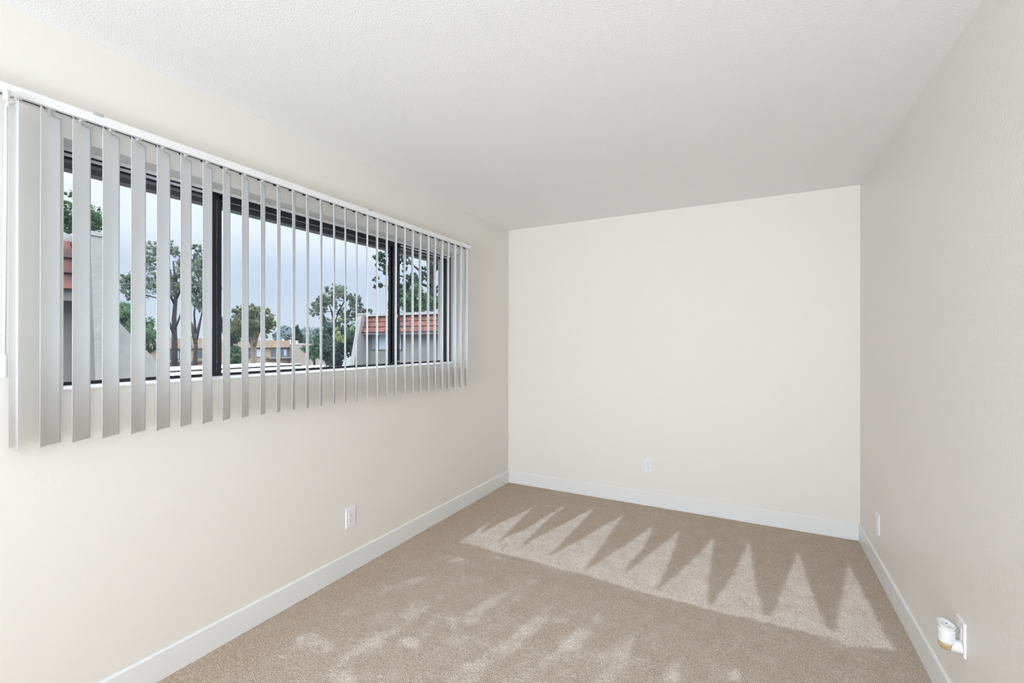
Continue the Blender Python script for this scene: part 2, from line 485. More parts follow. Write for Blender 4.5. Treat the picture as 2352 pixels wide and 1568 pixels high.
# ---- carpet: fine grid whose 'pile' value says how the nap was brushed
def floor_build():
    step = 0.008
    x0, x1, y0, y1 = XL, XR, YR, YB
    ys_c = np.arange(y0, 0.85, 0.05)
    xs = np.linspace(x0, x1, int((x1 - x0) / step) + 1)
    ys = np.concatenate([ys_c, np.linspace(0.85, y1, int((y1 - 0.85) / step) + 1)])
    X, Y = np.meshgrid(xs, ys)
    nx, ny = len(xs), len(ys)

    def inside(poly):
        r = np.zeros(X.shape, bool)
        n = len(poly)
        for i in range(n):
            ax, ay = poly[i]; bx, by = poly[(i + 1) % n]
            if ay == by:
                continue
            c = ((ay > Y) != (by > Y)) & (X < (bx - ax) * (Y - ay) / (by - ay) + ax)
            r ^= c
        return r.astype(float)

    def blur(a, k):
        ker = np.ones(2 * k + 1) / (2 * k + 1)
        for _ in range(2):
            a = np.apply_along_axis(lambda q: np.convolve(q, ker, 'same'), 0, a)
            a = np.apply_along_axis(lambda q: np.convolve(q, ker, 'same'), 1, a)
        return a
    # base tone: darker along the far wall and the window wall, lighter towards the door
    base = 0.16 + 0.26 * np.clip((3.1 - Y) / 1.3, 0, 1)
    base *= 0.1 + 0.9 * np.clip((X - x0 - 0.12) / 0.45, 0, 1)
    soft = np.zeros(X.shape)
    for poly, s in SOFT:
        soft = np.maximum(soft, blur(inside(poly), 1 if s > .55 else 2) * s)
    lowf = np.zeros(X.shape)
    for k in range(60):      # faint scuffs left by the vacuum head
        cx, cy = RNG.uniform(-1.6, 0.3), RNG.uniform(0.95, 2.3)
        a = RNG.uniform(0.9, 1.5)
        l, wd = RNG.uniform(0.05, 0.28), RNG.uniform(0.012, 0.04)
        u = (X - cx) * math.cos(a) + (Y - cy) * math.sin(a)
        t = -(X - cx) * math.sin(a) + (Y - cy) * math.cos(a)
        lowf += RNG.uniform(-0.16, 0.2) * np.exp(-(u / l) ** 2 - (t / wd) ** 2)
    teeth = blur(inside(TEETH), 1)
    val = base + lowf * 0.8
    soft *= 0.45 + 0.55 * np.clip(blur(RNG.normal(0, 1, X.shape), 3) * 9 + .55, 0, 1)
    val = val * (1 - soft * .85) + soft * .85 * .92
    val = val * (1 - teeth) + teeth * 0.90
    for cr in CREASE:
        for i in range(len(cr) - 1):
            ax, ay = cr[i]; bx, by = cr[i + 1]
            dx, dy = bx - ax, by - ay
            t = np.clip(((X - ax) * dx + (Y - ay) * dy) / (dx * dx + dy * dy), 0, 1)
            d = np.hypot(X - ax - t * dx, Y - ay - t * dy)
            val -= 0.24 * np.exp(-(d / 0.008) ** 2)
    Zv = 0.0 + 0.0 * X
    Zv += RNG.normal(0, 0.0009, X.shape) * (Y > 0.86)
    co = np.stack([X, Y, Zv], -1).reshape(-1, 3)
    me = bpy.data.meshes.new('floor')
    idx = np.arange(nx * ny).reshape(ny, nx)
    q = np.stack([idx[:-1, :-1], idx[:-1, 1:], idx[1:, 1:], idx[1:, :-1]], -1).reshape(-1, 4)
    me.vertices.add(len(co)); me.vertices.foreach_set('co', co.ravel())
    me.loops.add(q.size); me.loops.foreach_set('vertex_index', q.ravel().astype(np.int32))
    me.polygons.add(len(q)); me.polygons.foreach_set('loop_start', np.arange(0, q.size, 4, dtype=np.int32))
    me.polygons.foreach_set('loop_total', np.full(len(q), 4, np.int32))
    me.update(calc_edges=True)
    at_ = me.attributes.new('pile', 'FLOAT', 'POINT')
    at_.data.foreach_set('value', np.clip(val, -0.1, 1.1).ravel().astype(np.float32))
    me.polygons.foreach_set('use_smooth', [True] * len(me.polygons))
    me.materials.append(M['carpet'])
    o = bpy.data.objects.new('floor', me)
    C.objects.link(o)
    return structure(o, 'tan carpet with pale zigzag vacuum marks')


floor_build()

# ---- baseboards: 117 mm tall with an eased top edge
BT, BH = 0.0095, 0.1167


def bb(name, label, p0, d, nrm):
    p0, d, nrm = Vector(p0), Vector(d), Vector(nrm)
    up_ = Vector((0, 0, 1))
    prof = [(0, 0), (BT, 0), (BT, BH - .0075), (BT - .0015, BH - .0055), (BT - .0045, BH - .003), (0.0015, BH), (0, BH)]
    o = MB().prism([p0 + nrm * a + up_ * b for a, b in prof], d).build(name, M['trim'])
    structure(fix_normals(o), label)


bb('baseboard_left', 'white baseboard under the window wall', (XL, YR, 0), (0, YB - YR, 0), (1, 0, 0))
bb('baseboard_back', 'white baseboard along the far wall', (XL + BT, YB, 0), (XR - XL - 2 * BT, 0, 0), (0, -1, 0))
bb('baseboard_right', 'white baseboard along the right wall', (XR, YR, 0), (0, YB - YR, 0), (-1, 0, 0))

# ---- window: three-panel dark bronze slider
FX = -2.212
win = empty('window_1', (FX, (WY0 + WY1) / 2, WZ0))
structure(win, 'wide dark bronze sliding window with three panels')
fr = MB()
fr.box(FX - .010, FX, WY0, WY1, 1.200, 1.2125)
fr.box(FX - .085, FX - .010, WY0, WY1, 1.194, 1.2004)                 # bottom track
fr.box(FX - .040, FX, WY0, WY1, 2.0475, 2.0535)                # top lip
fr.box(FX - .085, FX - .010, WY0, 1.235, 2.036, 2.0475)
fr.box(FX - .085, FX - .010, 2.44, WY1, 2.036, 2.0475)
fr.box(FX - .085, FX - .070, 1.235, 2.44, 2.060, 2.066)
fr.box(FX - .085, FX, WY0, WY0 + .006, 1.2125, 2.0475)
fr.box(FX - .085, FX, WY1 - .020, WY1, 1.2125, 2.0475)
fr.build('window_frame', M['frame'], win, bevel=.001)
MB().box(FX - .040, FX + .002, WY0, WY1, 2.0535, WZ1).build('head_filler', M['sill'], win)
st = MB()
st.box(FX - .012, FX - .003, WY0 + .028, 1.19, 2.0365, 2.0465)
st.box(FX - .012, FX - .003, 2.47, WY1 - .028, 2.0365, 2.0465)
st.build('weatherstrip', M['strip'], win)


def sash(y0, y1, x, top, sw0, sw1, ztop, hi=None):
    s = MB()
    s.box(x - .022, x, y0, y1, 1.2005, 1.2070)
    s.box(x - .022, x, y0, y1, ztop - top, ztop)
    s.box(x - .022, x, y0, y0 + sw0, 1.2070, ztop - top)
    s.box(x - .022, x, y1 - sw1, y1, 1.2070, ztop - top)
    o = s.build('sash', M['frame'], win, bevel=.0012)
    g = MB().box(x - .013, x - .009, y0 + sw0, y1 - sw1, 1.2070, ztop - top)
    g.build('pane', M['glass'], o)
    return o


s1 = sash(WY0 + .006, 1.243, FX - .014, .008, .015, .052, 2.036)
s2 = sash(1.235, 2.44, FX - .045, .020, .030, .030, 2.060)
s3 = sash(2.418, WY1 - .020, FX - .014, .008, .052, .012, 2.036)
MB().box(FX - .02, FX - .001, 1.243, 2.418, 2.0245, 2.0475).build('head_rail', M['frame'], win)
h = MB()
h.box(FX - .014, FX - .010, 1.222, 1.2245, 1.222, 2.022)
h.build('edge_highlight', M['frame_l'], s1)
h = MB()
h.box(FX - .014, FX - .010, 2.4360, 2.4385, 1.222, 2.022)
h.box(FX - .014, FX - .0095, 2.448, 2.456, 1.222, 2.022)
h.build('edge_highlight', M['frame_l'], s3)
lt = MB()
lt.box(FX - .014, FX - .002, 2.421, 2.433, 1.525, 1.556)
lt.box(FX - .004, FX + .006, 2.424, 2.430, 1.533, 1.548)
lt.build('latch', M['brass'], s3, bevel=.001)
h = MB()
h.tube([(FX - .012, 2.425, 1.222), (FX + .000, 2.437, 1.222)], .004)
h.tube([(FX - .012, 2.446, 1.222), (FX + .000, 2.455, 1.221)], .003)
h.build('roller_guide', M['strip'], s3)
sl = MB()
sl.prism([(FX, WY0, 1.188), (XL + .004, WY0, 1.188), (XL + .006, WY0, 1.1915), (XL + .004, WY0, 1.1955), (FX, WY0, 1.200)], (0, WY1 - WY0, 0))
structure(fix_normals(sl.build('trim_1', M['sill'])), 'thin white window sill')
# roof overhang outside
ev = MB()
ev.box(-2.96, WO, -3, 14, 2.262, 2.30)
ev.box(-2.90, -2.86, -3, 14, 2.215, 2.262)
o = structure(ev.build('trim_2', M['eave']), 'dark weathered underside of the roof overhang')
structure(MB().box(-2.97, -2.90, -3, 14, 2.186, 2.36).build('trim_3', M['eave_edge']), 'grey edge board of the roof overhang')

# ---- vertical blind
PL = -2.035           # plane the vanes hang in


def rail_z(y):
    return 2.1175 - 0.0056 * (y - 0.5)


RY0, RY1 = 0.20, 3.066
blind = empty('vertical_blind', (PL, (RY0 + RY1) / 2, 2.16))
tag(blind, 'white vertical blind, its vanes turned half open across the wide window', 'blind')
# channel rail, open below
prof = [(-.024, 0), (-.024, .031), (.024, .031), (.024, 0), (.0215, 0), (.0205, .004), (.0205, .028), (-.0205, .028), (-.0205, .004), (-.0215, 0)]


def sweep(pr, y0, y1, name, mt, par, dz=0):
    a = [(PL + p, y0, rail_z(y0) + q + dz) for p, q in pr]
    b = [(PL + p, y1, rail_z(y1) + q + dz) for p, q in pr]
    return fix_normals(MB().rings([a, b]).build(name, mt, par))


hr = sweep([(-.024, 0), (-.024, .029), (-.021, .032), (.020, .032), (.024, .028), (.024, .001), (.023, 0), (.0085, 0), (.0085, .003), (.0195, .004), (.0195, .027),
            (-.0195, .027), (-.0195, .004), (-.0085, .003), (-.0085, 0)], RY0, RY1, 'headrail', M['rail'], blind)
sweep([(-.0193, .0045), (-.0193, .0268), (.0193, .0268), (.0193, .0045), (.018, .0045), (.018, .025), (-.018, .025), (-.018, .0045)], RY0 + .01, RY1 - .006, 'channel_lining', M['rail_in'], hr)
for y in (0.712, 1.975, 3.02):    # wall brackets gripping the rail
    z = rail_z(y)
    b = MB()
    b.box(XL, PL - .020, y - .016, y + .016, z + .0325, z + .036)
    b.box(PL - .024, PL + .018, y - .016, y + .016, z + .0325, z + .0355)
    b.box(XL, XL + .0025, y - .018, y + .018, z - .022, z + .036)
    b.build('bracket', M['rail'], blind, bevel=.0008)
    lp = MB()
    lp.box(PL + .010, PL + .0262, y - .014, y + .014, z + .0255, z + .0365)
    lp.build('bracket_clip', M['lip'], blind, bevel=.001)
    sx = MB()
    sx.tube([(XL + .002, y + .006, z - .008), (XL + .006, y + .006, z - .008)], .0045, 12)
    sx.build('screw', M['clip'], blind)

SLW, SAG = 0.0890, 0.0062
SLATS = [(0.4385, 60), (0.5187, 88), (0.5967, 41), (0.6738, 41), (0.7546, 38.5), (0.8364, 39), (0.9176, 38), (0.9971, 40), (1.0790, 40), (1.1573, 42.5),
         (1.2396, 41), (1.3232, 45), (1.4033, 46), (1.4850, 46), (1.5644, 44.5), (1.6481, 45), (1.7329, 45.5), (1.8104, 44.5), (1.8927, 44.3),
         (1.9735, 49.5), (2.0525, 51), (2.1353, 49.5), (2.2161, 50), (2.2981, 49.3), (2.3767, 50), (2.4540, 50), (2.5421, 49), (2.6175, 48.5),
         (2.6999, 50.5), (2.7777, 48), (2.8584, 53), (2.9360, 49), (3.0187, 51)]


def slat_mesh():
    n, th, ln = 14, .0009, 1.0885
    front, back = [], []
    for i in range(n + 1):
        t = -1 + 2 * i / n
        # local x runs along the vane width, local y is the convex side
        front.append((t * SLW / 2, SAG * (1 - t * t) + th / 2))
        back.append((t * SLW / 2, SAG * (1 - t * t) - th / 2))
    ring = front + back[::-1]
    zs = [0, -.012, -ln * .33, -ln * .66, -ln]
    v = [(x, y, z) for z in zs for x, y in ring]
    k = len(ring)
    f = []
    for a in range(len(zs) - 1):
        for i in range(k):
            j = (i + 1) % k
            f.append((a * k + i, (a + 1) * k + i, (a + 1) * k + j, a * k + j))
    for i in range(n):
        f.append((i, i + 1, k - 2 - i, k - 1 - i))
        b = (len(zs) - 1) * k
        f.append((b + i, b + k - 1 - i, b + k - 2 - i, b + i + 1))
    me = bpy.data.meshes.new('slat')
    me.from_pydata(v, [], f)
    me.materials.append(M['slat'])
    me.polygons.foreach_set('use_smooth', [True] * len(me.polygons))
    me.update()
    bm = bmesh.new(); bm.from_mesh(me)
    bmesh.ops.recalc_face_normals(bm, faces=bm.faces)
    bm.to_mesh(me); bm.free()
    return me


def mesh_of(mb, name, mt, smooth=False):
    me = bpy.data.meshes.new(name)
    me.from_pydata(mb.v, [], mb.f)
    me.materials.append(mt)
    if smooth:
        me.polygons.foreach_set('use_smooth', [True] * len(me.polygons))
    me.update()
    return me


slat_me = slat_mesh()
clip_mb = MB()
clip_mb.box(-.0045, .0045, SAG + .0005, SAG + .0022, -.030, .004)
clip_mb.box(-.0030, .0030, SAG - .004, SAG + .0022, .001, .014)
clip_mb.box(-.0045, .0045, SAG - .0022, SAG - .0008, -.016, .004)
clip_me = mesh_of(clip_mb, 'clip', M['clip'])
car_mb = MB()
car_mb.box(-.012, .012, -.016, .016, .0035, .012)
car_mb.tube([(0, 0, -.004), (0, 0, .006)], .0045, 10)
car_me = mesh_of(car_mb, 'carrier', M['clip'])
blk_mb = MB()
blk_mb.box(-.0065, .0065, -.021, -.0135, -.0045, .010)
blk_me = mesh_of(blk_mb, 'gear', M['black'])
for i, (y, ang) in enumerate(SLATS):
    zc = rail_z(y)
    a = math.radians(ang)
    o = bpy.data.objects.new('slat', slat_me)
    # width axis: room-side end nearest the viewer, wall-side end away
    wx = Vector((-math.sin(a), math.cos(a), 0))
    ny = Vector((-math.cos(a), -math.sin(a), 0))      # convex side
    if ang > 80:
        ny = -ny
    o.matrix_world = Matrix.Identity(4)
    zr = wx.cross(ny)
    rot = Matrix((wx, ny, Vector((0, 0, 1)))).transposed()
    if zr.z < 0:
        rot = Matrix((-wx, ny, Vector((0, 0, 1)))).transposed()
    o.rotation_mode = 'QUATERNION'
    o.rotation_quaternion = rot.to_quaternion()
    off = ny * (-SAG * 0.6)
    o.location = Vector((PL, y, zc - .0075)) + off - blind.location
    C.objects.link(o)
    o.parent = blind
    c = bpy.data.objects.new('clip', clip_me)
    C.objects.link(c)
    c.parent = o
    cc = bpy.data.objects.new('carrier', car_me)
    cc.location = Vector((PL, y, zc)) - blind.location
    C.objects.link(cc)
    cc.parent = blind
    g = bpy.data.objects.new('gear', blk_me)
    C.objects.link(g)
    g.parent = cc
# wand
wy, wxp = 0.4875, -1.990
wd = MB()
z0 = rail_z(wy)
wd.tube([(wxp, wy, z0 - .052), (wxp + .001, wy - .001, z0 - .30), (wxp, wy - .003, z0 - .80)], [.0042, .0042, .0042], 8)
wand = wd.build('wand', M['clip'], blind, smooth=True)
gp = MB()
gp.tube([(wxp, wy - .003, z0 - .797), (wxp, wy - .003, z0 - .800), (wxp, wy - .003, z0 - .865), (wxp, wy - .003, z0 - .867)], [.0062, .0074, .0078, .006], 8)
gp.build('grip', M['rail'], wand, smooth=True)
hk = MB()
hk.box(wxp - .030, wxp + .0, wy - .010, wy + .010, z0 - .002, z0 + .001)
hk.tube([(wxp - .002, wy, z0), (wxp, wy, z0 - .018), (wxp, wy, z0 - .034)], [.0085, .008, .0065], 10)
hk.tube([(wxp + .004, wy + .003, z0 - .034), (wxp + .004, wy, z0 - .048), (wxp, wy, z0 - .054), (wxp - .004, wy, z0 - .047), (wxp, wy, z0 - .036)], .0016, 6)
hk.build('hook', M['clip'], wand)

# ---- outlets


def outlet(label, org, u, n, slots=True):
    """org: plate centre on the wall; u: horizontal direction; n: normal"""
    u, n = Vector(u), Vector(n)
    z = Vector((0, 0, 1))
    root = empty('wall_outlet', org)
    tag(root, label, 'outlet', 'white wall outlets')
    O = Vector(org)

    def bx(mb, a0, a1, b0, b1, c0, c1):
        p = [O + u * a + z * b + n * c0 for a, b in ((a0, b0), (a1, b0), (a1, b1), (a0, b1))]
        mb.prism(p, n * (c1 - c0))
    mb = MB()
    rg = []
    for s, c in ((1.0, 0.0), (1.0, .0035), (.93, .0062)):
        w_, h_ = .0355 * s if s == 1 else .0325, .060 * s if s == 1 else .057
        rg.append([O + u * a + z * b + n * c for a, b in ((-w_, -h_), (w_, -h_), (w_, h_), (-w_, h_))])
    mb.rings(rg)
    fix_normals(mb.build('cover_plate', M['plate'], root))
    mb = MB()
    bx(mb, -.0168, .0168, -.0335, .0335, .0055, .0078)
    rc = fix_normals(mb.build('receptacle', M['plate'], root, bevel=.0006))
    if slots:
        for s in (.0185, -.0150):
            mb = MB()
            bx(mb, -.0072, -.0052, s - .003, s + .005, .0077, .0081)
            bx(mb, .0048, .0066, s - .0025, s + .0045, .0077, .0081)
            mb.tube([O + u * 0 + z * (s - .0085) + n * .0076, O + z * (s - .0085) + n * .0081], .0026, 12)
            fix_normals(mb.build('socket', M['slot'], rc))
    for s in (.0485, -.0485):
        mb = MB()
        mb.tube([O + z * s + n * .006, O + z * s + n * .0072], .0027, 12)
        mb.build('screw', M['clip'], root)
    return root


outlet('white outlet low on the far wall facing the viewer', (-.783, YB, .3335), (1, 0, 0), (0, -1, 0))
outlet('white outlet low on the left wall under the window', (XL, 1.9215, .321), (0, 1, 0), (1, 0, 0))
outlet('white outlet on the right wall close to the far corner', (XR, 3.352, .304), (0, 1, 0), (-1, 0, 0), slots=False)
outlet('white outlet on the right wall behind the plugged-in air freshener', (XR, 2.135, .338), (0, 1, 0), (-1, 0, 0))

# ---- plug-in air freshener
FXX, FYY, FZ = XR - .0445, 2.120, .318
fre = empty('air_freshener', (FXX, FYY, FZ))
tag(fre, 'white plug-in air freshener with amber oil, plugged into the right wall outlet', 'air freshener')
n = 28


def ringc(cx, cy, cz, r, tilt=(0, 0), rx=None):
    out = []
    for q in range(n):
        a = 2 * math.pi * q / n
        x, y = r * math.cos(a), r * math.sin(a)
        out.append((cx + x, cy + y, cz + tilt[0] * x + tilt[1] * y))
    return out


body = MB()
body.rings([ringc(FXX, FYY, FZ + dz, r) for dz, r in ((-.004, .0222), (.004, .0228), (.030, .0228), (.041, .0236), (.0425, .0230), (.0425, .0205))])
# elbow and neck to the wall
body.rings([[(x, FYY + r * math.cos(2 * math.pi * q / n), FZ - .011 + r * math.sin(2 * math.pi * q / n)) for q in range(n)]
            for x, r in ((FXX + .002, .015), (FXX + .008, .0188), (FXX + .016, .0200), (XR - .011, .0205), (XR - .0092, .0225), (XR - .0082, .0225))])
fix_normals(body.build('housing', M['plate'], fre, smooth=True))
lid = MB()
T = (-0.22, 0.24)
lid.rings([ringc(FXX, FYY, FZ + .040, .0195), ringc(FXX, FYY, FZ + .046, .0203, (T[0] * .3, T[1] * .3)), ringc(FXX - .001, FYY, FZ + .0575, .0238, T),
           ringc(FXX - .001, FYY, FZ + .0595, .0248, T), ringc(FXX - .001, FYY, FZ + .061, .0240, T), ringc(FXX - .001, FYY, FZ + .0575, .020, T), ringc(FXX - .001, FYY, FZ + .0565, .007, T)])
lo = lid.build('vent_cap', M['plate'], fre, smooth=True)
pl_ = MB()
pl_.rings([ringc(FXX - .001, FYY, FZ + .0560, .0058, T), ringc(FXX - .001, FYY, FZ + .0584, .0055, T)])
pl_.build('vent_ring', M['rail'], lo)
pl_ = MB()
pl_.rings([ringc(FXX - .001, FYY, FZ + .0583, .0020, T), ringc(FXX - .001, FYY, FZ + .0589, .0020, T)])
pl_.build('vent_hole', M['black'], lo)
am = MB()
am.rings([ringc(FXX - .0015, FYY, FZ + dz, r) for dz, r in ((-.003, .0220), (-.011, .0218), (-.019, .0195), (-.026, .0155), (-.0305, .0095), (-.032, .003))])
fix_normals(am.build('oil_window', M['amber'], fre, smooth=True))

# ------------------------------------------------------------------ outside
GZ = -2.9
gr = structure(MB().box(-240, WO - 1.2, -60, 200, GZ - .2, GZ).build('floor_2', M['asphalt']), 'parking lot ground outside')


def tiles(parent, p0, u, w, L, rows, tw=0.33):
    """rows of flat clay tiles on a slope; p0 top left, u along, w down the slope"""
    u, w = Vector(u).normalized(), Vector(w)
    nrm = u.cross(w).normalized()
    if nrm.dot(Vector((1, -1, 0.6))) < 0:
        nrm = -nrm
    rl = w.length / rows
    wd_ = w.normalized()
    mb = MB()
    for r_ in range(rows):
        x = -(r_ % 2) * tw * .5
        while x < L:
            a, b = max(x, 0), min(x + tw - .012, L)
            if b > a + .02:
                lift = RNG.uniform(.0, .008)
                A = Vector(p0) + wd_ * (r_ * rl) + nrm * .01
                B = Vector(p0) + wd_ * ((r_ + 1) * rl + .05) + nrm * (.055 + lift)
                q = [A + u * a, A + u * b, B + u * b, B + u * a]
                mid = (a + b) / 2
                mb.prism(q, -nrm * .03)
            x += tw
    return fix_normals(mb.build('tile_roof', M['tile'], parent))


# --- near apartment at the left: mansard facing us, flared end wing, sloping stair wall
nb = empty('apartment_building', (-9.2, 2.9, GZ))
tag(nb, 'nearest grey stucco apartment wing with red mansard tiles, at the left of the window view', 'building')
MB().box(-12.5, -9.20, -1.5, 3.10, GZ, 2.86).build('wall', M['stucco'], nb)
MB().box(-9.60, -9.19, -1.5, 3.04, 2.865, 2.985).build('parapet_cap', M['cap'], nb)
tiles(nb, (-9.17, -1.4, 2.87), (0, 1, 0), (.34, 0, -.72), 4.42, 3, .36)
MB().box(-9.2, -8.84, -1.45, 3.02, 1.955, 2.135).build('fascia', M['fascia'], nb)
wg = MB()
wg.prism([(-9.7, 2.985, GZ), (-8.20, 2.985, GZ), (-8.50, 2.985, .78), (-8.672, 2.985, 2.935), (-9.7, 2.985, 2.935)], (0, .22, 0))
fix_normals(wg.build('end_wing', M['stucco_w'], nb))
MB().box(-9.72, -8.655, 2.965, 3.225, 2.935, 3.0).build('wing_cap', M['cap'], nb)
sw = MB()
sw.prism([(-8.68, 3.20, GZ), (-8.68, 3.20, 1.82), (-8.68, 3.82, 1.062), (-8.68, 4.9, -.30), (-8.68, 4.9, GZ)], (-.3, 0, 0))
fix_normals(sw.build('stair_wall', M['stucco_w'], nb))

# --- apartment at the right of the view, facing us
rb = empty('apartment_building', (-17.2, 19.2, GZ))
tag(rb, 'grey stucco apartment with tiled mansard and blinded window, at the window\'s right', 'building')
MB().box(-20.1, -13.6, 19.45, 27, GZ, 2.80).build('wall', M['stucco'], rb)
MB().box(-20.15, -13.6, 19.10, 19.45, 2.82, 2.96).build('parapet_cap', M['cap'], rb)
tiles(rb, (-19.95, 19.28, 2.84), (1, 0, 0), (0, -.36, -.89), 6.2, 3, .30)
MB().box(-20.05, -13.7, 18.95, 19.45, 1.77, 1.96).build('fascia', M['fascia'], rb)
for xa, xb in ((-20.16, -19.86), (-13.86, -13.56)):
    wg = MB()
    ya = 18.85
    wg.prism([(xa, 19.7, GZ), (xa, ya - 1.25, GZ), (xa, ya - .58, .0), (xa, ya + .02, 2.90), (xa, 19.7, 2.90)], (xb - xa, 0, 0))
    fix_normals(wg.build('wing', M['stucco_w'], rb))
    MB().box(xa - .02, xb + .02, ya, 19.72, 2.90, 3.0).build('wing_cap', M['cap'], rb)
wf = MB()
x0, x1, z0_, z1_ = -19.68, -17.35, .89, 1.79
wf.box(x0, x1, 19.40, 19.46, z0_, z0_ + .05)
wf.box(x0, x0 + .05, 19.40, 19.46, z0_, z1_)
wf.box(x1 - .05, x1, 19.40, 19.46, z0_, z1_)
wf.box(x0 + .42, x0 + .50, 19.40, 19.46, z0_, z1_)
wfo = wf.build('window', M['fascia'], rb)
MB().box(x0 + .05, x0 + .62, 19.425, 19.45, z0_ + .05, z1_).build('pane', M['glass_dark'], wfo)
MB().box(x0 + .62, x1 - .05, 19.425, 19.45, z0_ + .05, z1_).build('pane', M['glass_blue'], wfo)
vb = MB()
for k in range(5):
    vb.box(x0 + .10 + k * .065, x0 + .13 + k * .065, 19.415, 19.425, z0_ + .06, z1_)
vb.build('blind_slat', M['glass_blue'], wfo)

# --- carports: long white flat roofs
for nm, xa, xb, ya, yb, lab in (('carport', -30.9, -26.62, 4, 25.6, 'nearer long flat white carport roof beyond the window'),
                                ('carport', -38.2, -33.75, 6, 25.4, 'farther long flat white carport roof in front of the tan building')):
    cp = empty(nm, ((xa + xb) / 2, (ya + yb) / 2, GZ))
    tag(cp, lab, 'carport', 'flat white carport roofs')
    r_ = MB()
    r_.box(xa, xb, ya, yb, -.62, -.50)
    r_.build('roof', M['white_roof'], cp, bevel=.02)
    r_ = MB()
    r_.box(xb - .06, xb + .02, ya, yb, -.82, -.56)
    r_.build('fascia', M['eave'], cp)  # dark colour paints in the shade below the roof edge
    yy = ya + .5
    while yy < yb:
        MB().tube([(xb - .6, yy, GZ), (xb - .6, yy, -.60)], .06, 8).build('post', M['fascia'], cp)
        yy += 5.5

# --- far tan apartments
fb = empty('apartment_building', (-63, 38, GZ))
tag(fb, 'long low tan stucco apartment block far beyond the carports', 'building')
MB().box(-70, -62.0, 26.0, 44.4, GZ - .5, .50).build('wall', M['tan'], fb)
MB().box(-70, -61.6, 26.0, 32.7, .52, 1.78).build('parapet', M['tan'], fb)
MB().box(-70, -61.6, 35.2, 44.5, .52, 1.56).build('parapet', M['tan'], fb)
MB().box(-70, -62.3, 32.7, 35.2, .0, 1.30).build('recess_wall', M['tan_l'], fb)
MB().box(-69, -61.2, 44.5, 51.5, GZ, 1.02).build('side_block', M['tan_l'], fb)
for k, (ya, yb, za, zb, gm) in enumerate(((28.75, 29.75, -.78, .30, 'glass_dark'), (31.9, 32.5, -.6, .1, 'glass_dark'), (38.35, 38.75, -.85, .25, 'glass_dark'),
                                          (39.35, 40.2, -.75, .30, 'glass_blue'), (41.75, 42.35, -.85, .22, 'glass_dark'), (43.0, 44.2, -.85, .25, 'glass_dark'))):
    wo = MB().box(-62.0, -61.93, ya - .08, yb + .08, za - .08, zb + .08).build('window', M['fascia'], fb)
    MB().box(-61.95, -61.90, ya, yb, za, zb).build('pane', M[gm], wo)
    if k in (0, 5):
        MB().box(-61.91, -61.88, (ya + yb) / 2 + .05, yb - .1, za + .1, zb - .05).build('blind', M['glass_blue'], wo)
for ya, yb in ((27.0, 32.5), (40.9, 42.6), (42.85, 44.45)):
    MB().box(-62.0, -61.3, ya, yb, -1.12, -.90).build('ledge', M['fascia'], fb)
for k in range(7):
    yv = 44.9 + k * .62
    MB().box(-66, -65.7, yv, yv + .26, 1.0, 1.55 + .12 * (k % 3)).build('roof_vent', M['white_roof'], fb)


# --- trees


def leaves(blobs, n_leaf, size, jitter=0.12, flat=1.0, clump=26):
    """blobs: (Vector centre, radius); returns quads of leaves in clumps"""
    tot = sum(r ** 2 for _, r in blobs)
    V = []
    for c, r in blobs:
        k = max(12, int(n_leaf * r * r / tot))
        nc = max(2, k // clump)
        d = RNG.normal(size=(nc, 3))
        d /= np.linalg.norm(d, axis=1)[:, None]
        rad = r * RNG.uniform(.25, 1.0, (nc, 1)) ** .6
        cc = d * rad * np.array([1, 1, flat])
        idx = RNG.integers(0, nc, k)
        p = cc[idx] + RNG.normal(size=(k, 3)) * r * jitter + np.array(c)
        V.append(p)
    P = np.concatenate(V)
    k = len(P)
    a = RNG.normal(size=(k, 3)); a /= np.linalg.norm(a, axis=1)[:, None]
    b = np.cross(a, RNG.normal(size=(k, 3))); b /= np.linalg.norm(b, axis=1)[:, None]
    s = size * RNG.uniform(.6, 1.4, (k, 1))
    q = np.stack([P - a * s, P + b * s * .42, P + a * s, P - b * s * .42], 1)
    return q.reshape(-1, 3), k


